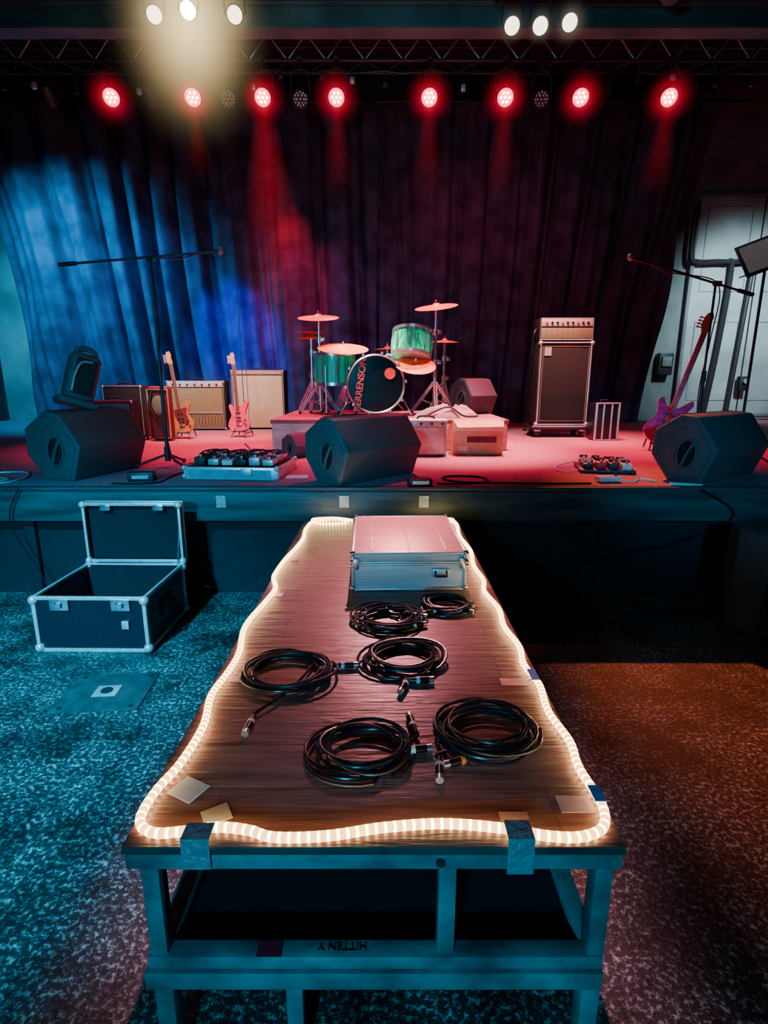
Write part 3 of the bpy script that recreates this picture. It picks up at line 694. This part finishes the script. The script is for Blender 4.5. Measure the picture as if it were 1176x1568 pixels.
b.add(vs, fs, M_cloth); b.tube(catmull([(-.3, -.2, .02), (0, -.15, .14), (.2, -.2, .03), (.4, -.1, .02)], 6), .012, M_black); b.obj('cloth_pile', (.82, 7.4, RZ), ang=180)

# ------------------------------------------------------------------ catwalk table
X0, X1, Y0, Y1, TZ = -.645, .595, 1.13, 4.42, .735
def tablemat():
    m = bpy.data.materials.new('brown_laminate'); m.use_nodes = True
    N = m.node_tree.nodes; L = m.node_tree.links; b = N['Principled BSDF']
    tc = N.new('ShaderNodeTexCoord'); mp = N.new('ShaderNodeMapping'); mp.inputs['Scale'].default_value = (2.2, 22, 1); L.new(tc.outputs['Object'], mp.inputs[0])
    a = N.new('ShaderNodeTexNoise'); a.inputs['Scale'].default_value = 2; a.inputs['Detail'].default_value = 8; L.new(mp.outputs[0], a.inputs[0])
    r = N.new('ShaderNodeValToRGB'); r.color_ramp.elements[0].position = .3; r.color_ramp.elements[1].position = .7
    r.color_ramp.elements[0].color = (.12, .048, .048, 1); r.color_ramp.elements[1].color = (.25, .11, .105, 1)
    L.new(a.outputs['Fac'], r.inputs[0])
    br = N.new('ShaderNodeTexBrick'); br.inputs['Scale'].default_value = 1; br.inputs['Brick Width'].default_value = .9; br.inputs['Row Height'].default_value = .19
    br.inputs['Mortar Size'].default_value = .003; br.inputs['Color1'].default_value = (1, 1, 1, 1); br.inputs['Color2'].default_value = (.65, .65, .65, 1); br.inputs['Mortar'].default_value = (.4, .4, .4, 1)
    L.new(tc.outputs['Object'], br.inputs[0])
    mx = N.new('ShaderNodeMixRGB'); mx.blend_type = 'MULTIPLY'; mx.inputs[0].default_value = .8
    L.new(r.outputs[0], mx.inputs[1]); L.new(br.outputs[0], mx.inputs[2]); L.new(mx.outputs[0], b.inputs['Base Color'])
    b.inputs['Roughness'].default_value = .38
    m2 = N.new('ShaderNodeMapping'); m2.inputs['Scale'].default_value = (1.5, 16, 1); L.new(tc.outputs['Object'], m2.inputs[0])
    w = N.new('ShaderNodeTexNoise'); w.inputs['Scale'].default_value = 3; w.inputs['Detail'].default_value = 3; w.inputs['Distortion'].default_value = .6; L.new(m2.outputs[0], w.inputs[0])
    bp = N.new('ShaderNodeBump'); bp.inputs['Strength'].default_value = .5; bp.inputs['Distance'].default_value = .012; L.new(w.outputs['Fac'], bp.inputs['Height']); L.new(bp.outputs[0], b.inputs['Normal'])
    return m
b = B()
cx, cy = (X0 + X1) / 2, (Y0 + Y1) / 2
b.box((cx, cy, TZ - .012), (X1 - X0, Y1 - Y0, .024), tablemat(), bev=.003)
def rails(z, h, t, x0, x1):
    b.box(((x0 + x1) / 2, Y0 + t / 2, z), (x1 - x0, t, h), M_frame, bev=.004)
    b.box(((x0 + x1) / 2, Y1 - t / 2, z), (x1 - x0, t, h), M_frame, bev=.004)
    b.box((x0 + t / 2, cy, z), (t, Y1 - Y0 - 2 * t, h), M_frame, bev=.004); b.box((x1 - t / 2, cy, z), (t, Y1 - Y0 - 2 * t, h), M_frame, bev=.004)
rails(TZ - .046, .043, .045, X0 + .005, X1 - .005)
rails(.37, .040, .05, X0 + .03, X1 - .025)
rails(.307, .055, .045, X0 + .015, X1 - .02)
for x in (X0 + .06, X1 - .045):
    for y in (Y0 + .03, cy, Y1 - .03):
        b.box((x, y, .54), (.045, .05, .30), M_frame, bev=.004); b.box((x, y + .004, .14), (.05, .055, .28), M_frame, bev=.004)
b.box((.16, Y0 + .03, .54), (.045, .045, .30), M_frame, bev=.004); b.box((-.24, Y0 + .034, .14), (.045, .045, .28), M_frame, bev=.004)
b.cyl((.14, Y0 + .002, TZ - .045), (.14, Y0 - .004, TZ - .045), .012, M_steel, n=12)
b.box((cx, cy, .335), (X1 - X0 - .1, Y1 - Y0 - .1, .012), M_skirt)  # dark sheet added in place of the shade inside the frame
tbl = b.obj('catwalk_platform')
cu = bpy.data.curves.new('rail_marking', 'FONT'); cu.body = 'HITTEN Y'; cu.size = .03; cu.extrude = .0005; cu.align_x = 'CENTER'; cu.materials.append(M_black)
t = bpy.data.objects.new('rail_marking', cu); scene.collection.objects.link(t); t.parent = tbl; t.location = (-.11, Y0 + .038, .3915); t.rotation_euler = (0, 0, math.pi)
def tape(name, x, y, w, d, rz, m, z=TZ + .0015, fold=0):
    b = B(); b.box((0, 0, 0), (w, d, .002), m)
    if fold: b.box((0, -d / 2 - .001, -fold / 2), (w, .003, fold), m, rot=(rad(-2), 0, 0))
    return b.obj(name, (x, y, z), (0, 0, rz))
tape('paper_note', -.545, 1.325, .085, .075, rad(-28), M_white)
tape('paper_note', -.44, 1.232, .07, .06, rad(30), M_white)
tape('tape_strip', .49, 1.89, .1, .05, 0, M_pinktape); tape('tape_strip', .565, 1.9, .03, .08, 0, M_bluelit_tape, z=TZ + .027)
tape('tape_strip', .515, 1.27, .09, .06, 0, M_pinktape); tape('tape_strip', .575, 1.28, .03, .06, 0, M_bluelit_tape, z=TZ + .027)
tape('tape_strip', .34, 1.222, .075, .04, 0, M_pinktape)
tape('tape_strip', -.565, 1.91, .05, .04, 0, M_pinktape); tape('tape_strip', -.56, 2.76, .05, .05, 0, M_pinktape)
tape('tape_strip', -.57, 3.35, .05, .05, 0, M_pinktape)
tape('duct_tape_strip', -.46, 1.15, .07, .052, 0, M_duct, z=TZ + .028, fold=.085)
tape('duct_tape_strip', .335, 1.155, .065, .06, 0, M_duct, z=TZ + .028, fold=.1)
tape('red_tape_strip', -.30, Y0 + .0215, .065, .04, 0, M_redtape, z=.3915)
for x in (-.33, .33):
    b = B(); b.box((0, 0, 0), (.08, .1, .003), M_duct); b.obj('duct_tape_strip', (x, 4.36, TZ + .0018))

led = [(-.25, 4.30), (-.40, 4.37), (-.57, 4.33), (-.50, 4.20), (-.30, 4.22), (-.36, 4.34), (-.55, 4.28), (-.59, 4.05), (-.575, 3.8), (-.59, 3.56), (-.622, 3.3), (-.632, 3.1), (-.628, 2.98), (-.588, 2.82), (-.605, 2.62), (-.63, 2.44), (-.632, 2.3), (-.60, 2.1), (-.602, 1.95), (-.618, 1.78), (-.59, 1.6), (-.60, 1.42), (-.628, 1.30),
       (-.626, 1.20), (-.575, 1.160), (-.50, 1.165), (-.42, 1.178), (-.34, 1.168), (-.271, 1.146), (-.143, 1.15), (.003, 1.177), (.153, 1.189), (.3, 1.174), (.406, 1.15), (.49, 1.148), (.555, 1.18), (.58, 1.26), (.568, 1.4), (.58, 1.52),
       (.56, 1.68), (.575, 1.85), (.555, 2.0), (.572, 2.15), (.55, 2.35), (.565, 2.55), (.535, 2.78), (.56, 2.95), (.545, 3.2), (.57, 3.5), (.545, 3.85), (.565, 4.2), (.50, 4.36), (.32, 4.36), (.30, 4.28), (.5, 4.26), (.55, 4.33), (.4, 4.38), (.2, 4.35)]
raw = catmull([(x, y, TZ + .0135) for x, y in led], 14)
M_rope = mat('rope_light_pvc', (.9, .7, .4), .3, emis=(1, .50, .12), estr=4.6)
M_diode = mat('rope_light_diode', (1, .8, .5), .3, emis=(1, .72, .32), estr=20, sample=False)
path = [raw[0]]; STEP = .008; acc = 0
for i in range(1, len(raw)):
    seg = raw[i] - raw[i - 1]; l = seg.length; t0 = 0
    while acc + (l - t0) >= STEP:
        t0 += STEP - acc; acc = 0; path.append(raw[i - 1] + seg * (t0 / l))
    acc += l - t0
b = B(); b.tube(path, .0125, M_rope, 10)
kd = b._m(M_diode)
for i in range(len(path) - 1):
    if i % 3 == 0:
        for k in range(10): b.mi[i * 10 + k] = kd
b.obj('rope_light')

M_xlr = mat('xlr_shell', (.03, .03, .035), .3, .8)
def coil(cx, cy, R, turns, seed, tails, ry=1., band=None):
    random.seed(seed); b = B(); pts = []; n = 26
    for i in range(turns * n):
        a = 2 * math.pi * i / n + seed; t = i / n
        nr = noise.noise(V3((t * 1.1, seed * 3.3, 0))); nx_ = noise.noise(V3((t * .8, seed, 7))); ny_ = noise.noise(V3((t * .8, seed, 17)))
        r = R * (.88 + .38 * nr + .06 * noise.noise(V3((t * 4, seed, 3))))
        z = .008 + .034 * (.5 + .5 * math.sin(t * 2.1 + seed + 1.3 * math.sin(a * 1.0))) * min(1, t / 1.5)
        pts.append(V3((r * math.cos(a) + nx_ * .40 * R, (r * math.sin(a) + ny_ * .40 * R) * ry, z)))
    st = pts[0]; en = pts[-1]
    b.tube(pts, .0056, M_rubber, 8)
    for (root, (tx, ty, ang), col) in zip((st, en), tails, (M_white, band or M_white)):
        d = V3((math.cos(rad(ang)), math.sin(rad(ang)), 0)); e = V3((tx - cx, ty - cy, .016)); s0 = e - d * .05
        mid = (root + s0) / 2 + V3((random.uniform(-.03, .03), random.uniform(-.03, .03), .02)); mid.z = .02
        b.tube(catmull([root, mid, s0 - d * .03, s0], 7), .0056, M_rubber, 7)
        b.cyl(s0 - d * .012, s0 + d * .02, .007, M_rubber, r2=.012, n=14); b.cyl(s0 + d * .02, s0 + d * .034, .0132, col, n=16)
        b.cyl(s0 + d * .034, s0 + d * .07, .0132, M_xlr, n=16); b.cyl(s0 + d * .07, s0 + d * .088, .0118, M_chrome, n=16)
    return b.obj('xlr_cable_coil', (cx, cy, TZ))
coil(-.37, 1.93, .165, 10, 1.0, [(-.14, 1.99, 5), (-.44, 1.59, -95)], .9)
coil(.02, 2.43, .16, 9, 2.0, [(.16, 2.36, 20), (.17, 2.46, -20)], .85)
coil(.32, 2.58, .135, 8, 3.1, [(.22, 2.5, 200), (.4, 2.52, -30)], .8)
coil(.075, 2.05, .155, 10, 4.2, [(.15, 1.88, 5), (.07, 1.83, -110)], .85)
coil(-.07, 1.47, .145, 9, 5.3, [(.11, 1.48, 10), (.09, 1.62, 100)], .85)
coil(.34, 1.58, .165, 12, 6.4, [(.16, 1.38, -95), (.21, 1.42, 200)], .9, band=M_orange)

b = B(); bw, bd, bh = .61, .80, .22
b.box((0, bd / 2, .075), (bw - .012, bd - .012, .145), M_silver, bev=.004)
b.box((0, bd / 2, .187), (bw - .012, bd - .012, .064), M_silver, bev=.004)
b.box((0, bd / 2, .2165), (bw - .03, bd - .03, .006), M_roselit_top, bev=.002)
for z in (.008, .148, .160, .214):
    for y in (0.004, bd - .004): b.box((0, y, z), (bw, .014, .012), M_alu, bev=.003)
    for x in (-bw / 2 + .004, bw / 2 - .004): b.box((x, bd / 2, z), (.014, bd, .012), M_alu, bev=.003)
for x in (-1, 1):
    for y in (0.004, bd - .004):
        b.box((x * (bw / 2 - .004), y, .11), (.016, .016, .215), M_alu, bev=.004)
        for z in (.018, .212, .145, .165): b.sph((x * (bw / 2 - .003), y, z), .016, M_chrome, n=10)
for x in (-.285, .285): b.box((x, -.006, .155), (.03, .012, .06), M_chrome, bev=.003)
b.box((.17, -.006, .1), (.09, .01, .05), M_alu, bev=.003)
b.tube([(.14, -.01, .115), (.14, -.028, .09), (.2, -.028, .09), (.2, -.01, .115)], .006, M_black, 8)
for x in (-.2, 0, .2): b.box((x, bd / 2, .2205), (.012, bd - .06, .003), M_roselit_top, bev=.001)
b.obj('aluminium_flight_case', (.135, 2.82, TZ), (0, 0, rad(1.5)))

b = B(); w, d, h, t = .76, .70, .41, .014
b.box((0, d / 2, t / 2 + .01), (w, d, t), M_case)
for y in (t / 2, d - t / 2): b.box((0, y, h / 2), (w, t, h - .02), M_case)
for x in (-w / 2 + t / 2, w / 2 - t / 2): b.box((x, d / 2, h / 2), (t, d, h - .02), M_case)
b.box((0, d / 2, .035), (w - .04, d - .04, .03), M_casein)
b.box((0, d - .025, h / 2), (w - .04, .02, h - .05), M_casein); b.box((0, .025, h / 2), (w - .04, .02, h - .05), M_casein)
E = .027
def edgebox(x, y, z, sx, sy, sz): b.box((x, y, z), (sx, sy, sz), M_alu, bev=.004)
for z in (.016, h - .01):
    for y in (0, d): edgebox(0, y, z, w + .02, E * .7, E)
    for x in (-w / 2, w / 2): edgebox(x, d / 2, z, E * .7, d, E)
for x in (-w / 2, w / 2):
    for y in (0, d):
        edgebox(x, y, h / 2, E, E, h)
        for z in (.034, h - .025): b.sph((x, y, z), .034, M_alu, n=12)
for x in (-.2, .22):
    b.box((x, -.012, h - .055), (.13, .012, .085), M_chrome, bev=.006); b.box((x, -.02, h - .055), (.05, .012, .035), M_steel, bev=.004); b.cyl((x, -.02, h - .055), (x, -.032, h - .055), .02, M_chrome, n=12)
b.box((.24, -.012, h - .2), (.05, .014, .06), M_alu, bev=.004)
b.box((w / 2 + .01, d / 2, .22), (.012, .2, .13), M_steel, bev=.005); b.tube([(w / 2 + .02, d / 2 - .07, .25), (w / 2 + .04, d / 2 - .06, .21), (w / 2 + .04, d / 2 + .06, .21), (w / 2 + .02, d / 2 + .07, .25)], .01, M_black, 6)
ly = d + .03; lh = .48; ld = .07; lz = h + .005
b.box((0, ly + ld, lz + lh / 2), (w, t, lh), M_case)
for x in (-w / 2 + t / 2, w / 2 - t / 2): b.box((x, ly + ld / 2, lz + lh / 2), (t, ld, lh), M_case)
for z in (lz + t / 2, lz + lh - t / 2): b.box((0, ly + ld / 2, z), (w, ld, t), M_case)
b.box((0, ly + ld - .02, lz + lh / 2), (w - .04, .02, lh - .04), M_casein)
for z in (lz + .008, lz + lh - .005):
    for y in (ly, ly + ld): edgebox(0, y, z, w + .02, E * .7, E)
for x in (-w / 2, w / 2):
    for y in (ly, ly + ld): edgebox(x, y, lz + lh / 2, E * .8, E * .7, lh)
    for z in (lz + .01, lz + lh - .01): b.sph((x, ly, z), .03, M_alu, n=12)
for x in (-.2, .22): b.box((x, ly - .004, lz + lh - .03), (.08, .02, .05), M_chrome, bev=.004)
b.tube([(w / 2 - .03, d - .02, h - .05), (w / 2 - .02, ly + .02, lz + .25)], .006, M_chrome, 6)
b.box((0, d + .015, h + .0), (w * .8, .04, .012), M_steel)
b.obj('open_road_case', (-2.01, 3.53, 0), (0, 0, rad(-1)))

# black loudspeaker standing on the floor, right
b = B()
bm = bmesh.new(); poly = [(-.27, 0), (.3, 0), (.3, .42), (.2, .55), (-.14, .55), (-.27, .3)]
lo = [bm.verts.new((x, y, .02)) for x, y in poly]; hi = [bm.verts.new((x * .96 + .02, y, .76)) for x, y in poly]
bm.faces.new(lo[::-1]); bm.faces.new(hi)
for i in range(6): bm.faces.new((lo[i], lo[(i + 1) % 6], hi[(i + 1) % 6], hi[i]))
bmesh.ops.bevel(bm, geom=bm.edges[:], offset=.02, segments=3, affect='EDGES', profile=.5)
b.bmadd(bm, M_wtint)
b.box((0, .25, .012), (.4, .3, .024), M_black)
b.box((.02, -.006, .4), (.44, .012, .62), M_grille_d, bev=.005)
b.box((.0, .28, .77), (.22, .06, .03), M_black, bev=.01)
b.obj('loudspeaker', (2.93, 3.72, 0), (0, 0, rad(8)))
b = B(); M_hatch = mat('floor_hatch_plate', (.09, .1, .1), .5, .1, col2=(.05, .055, .055), scale=12)
b.box((0, 0, .004), (.5, .42, .008), M_hatch, bev=.002); b.box((0, 0, .0095), (.14, .12, .004), M_alu, bev=.001); b.cyl((0, 0, .01), (0, 0, .016), .035, M_steel)
for x in (-.2, .2):
    for y in (-.17, .17): b.cyl((x, y, .008), (x, y, .012), .015, M_steel, n=10)
b.obj('floor_hatch', (-1.68, 3.02, 0), (0, 0, rad(4)))
cable('floor_cable', [(1.3, 4.3, .01), (2.0, 4.15, .01), (3.0, 4.25, .01), (4.2, 4.1, .01)], .008)

# ------------------------------------------------------------------ house lights
CY = (.0, .50, .95)
spot(None, 'cyan_house_light', (.0, .46, .85), 7500, (-2.5, 2.75, 0), 42, 1., loc=(-3.0, -1.2, 5.2), rad_=.12)
spot(None, 'cyan_frame_light', (.03, .50, .85), 330, (0, 1.1, .5), 48, 1., loc=(-.6, -1.6, 1.5), rad_=.12)
spot(None, 'cyan_stage_wash', CY, 1500, (-2.2, 5.0, 1.2), 50, 1., loc=(-2.6, -1.5, 2.6), rad_=.2)
spot(None, 'cyan_centre_wash', CY, 800, (-.4, 5.0, 1.2), 15, .9, loc=(-1.4, -1.5, 3.2), rad_=.12)
spot(None, 'cyan_right_wash', CY, 900, (2.8, 5.0, 1.2), 22, 1., loc=(1.6, -1.5, 2.6), rad_=.12)
spot(None, 'amber_floor_light', (1, .17, .06), 2600, (2.5, 3.15, 0), 23, 1., loc=(2.3, 9.2, 5.1), rad_=.05)
spot(None, 'rose_table_light', (1, .30, .34), 3800, (0, 2.9, .7), 17, .9, loc=(.1, 8.2, 5.5), rad_=.05)
spot(None, 'added_door_fill', (.6, .9, 1), 1700, (7.4, 12.2, 2.8), 54, 1., loc=(6.9, 8.0, 5.6), rad_=.3)  # added fill with no fixture, brightens the door wall
spot(None, 'added_left_wall_fill', (.3, .8, .9), 60, (-7.6, 12.2, 2.0), 50, .9, loc=(-7.2, 9.5, 4.0), rad_=.3)  # added fill with no fixture, lifts the wall left of the curtain
spot(None, 'added_truss_fill', (.3, .75, 1), 130, (0, 8.0, 6.0), 130, .9, loc=(0, 3.5, 4.8), rad_=.3)  # added fill with no fixture, tints the truss and beam teal

w = bpy.data.worlds.new('world'); scene.world = w; w.use_nodes = True
w.node_tree.nodes['Background'].inputs[0].default_value = (.2, .35, .6, 1); w.node_tree.nodes['Background'].inputs[1].default_value = .01

cd = bpy.data.cameras.new('camera'); cd.sensor_fit = 'VERTICAL'; cd.sensor_height = 36; cd.lens = 850 / 1568 * 36; cd.clip_end = 100
cam = bpy.data.objects.new('camera', cd); scene.collection.objects.link(cam)
cam.location = (0, 0, 1.85); cam.rotation_euler = (rad(90 - 13.5), 0, 0)
scene.camera = cam
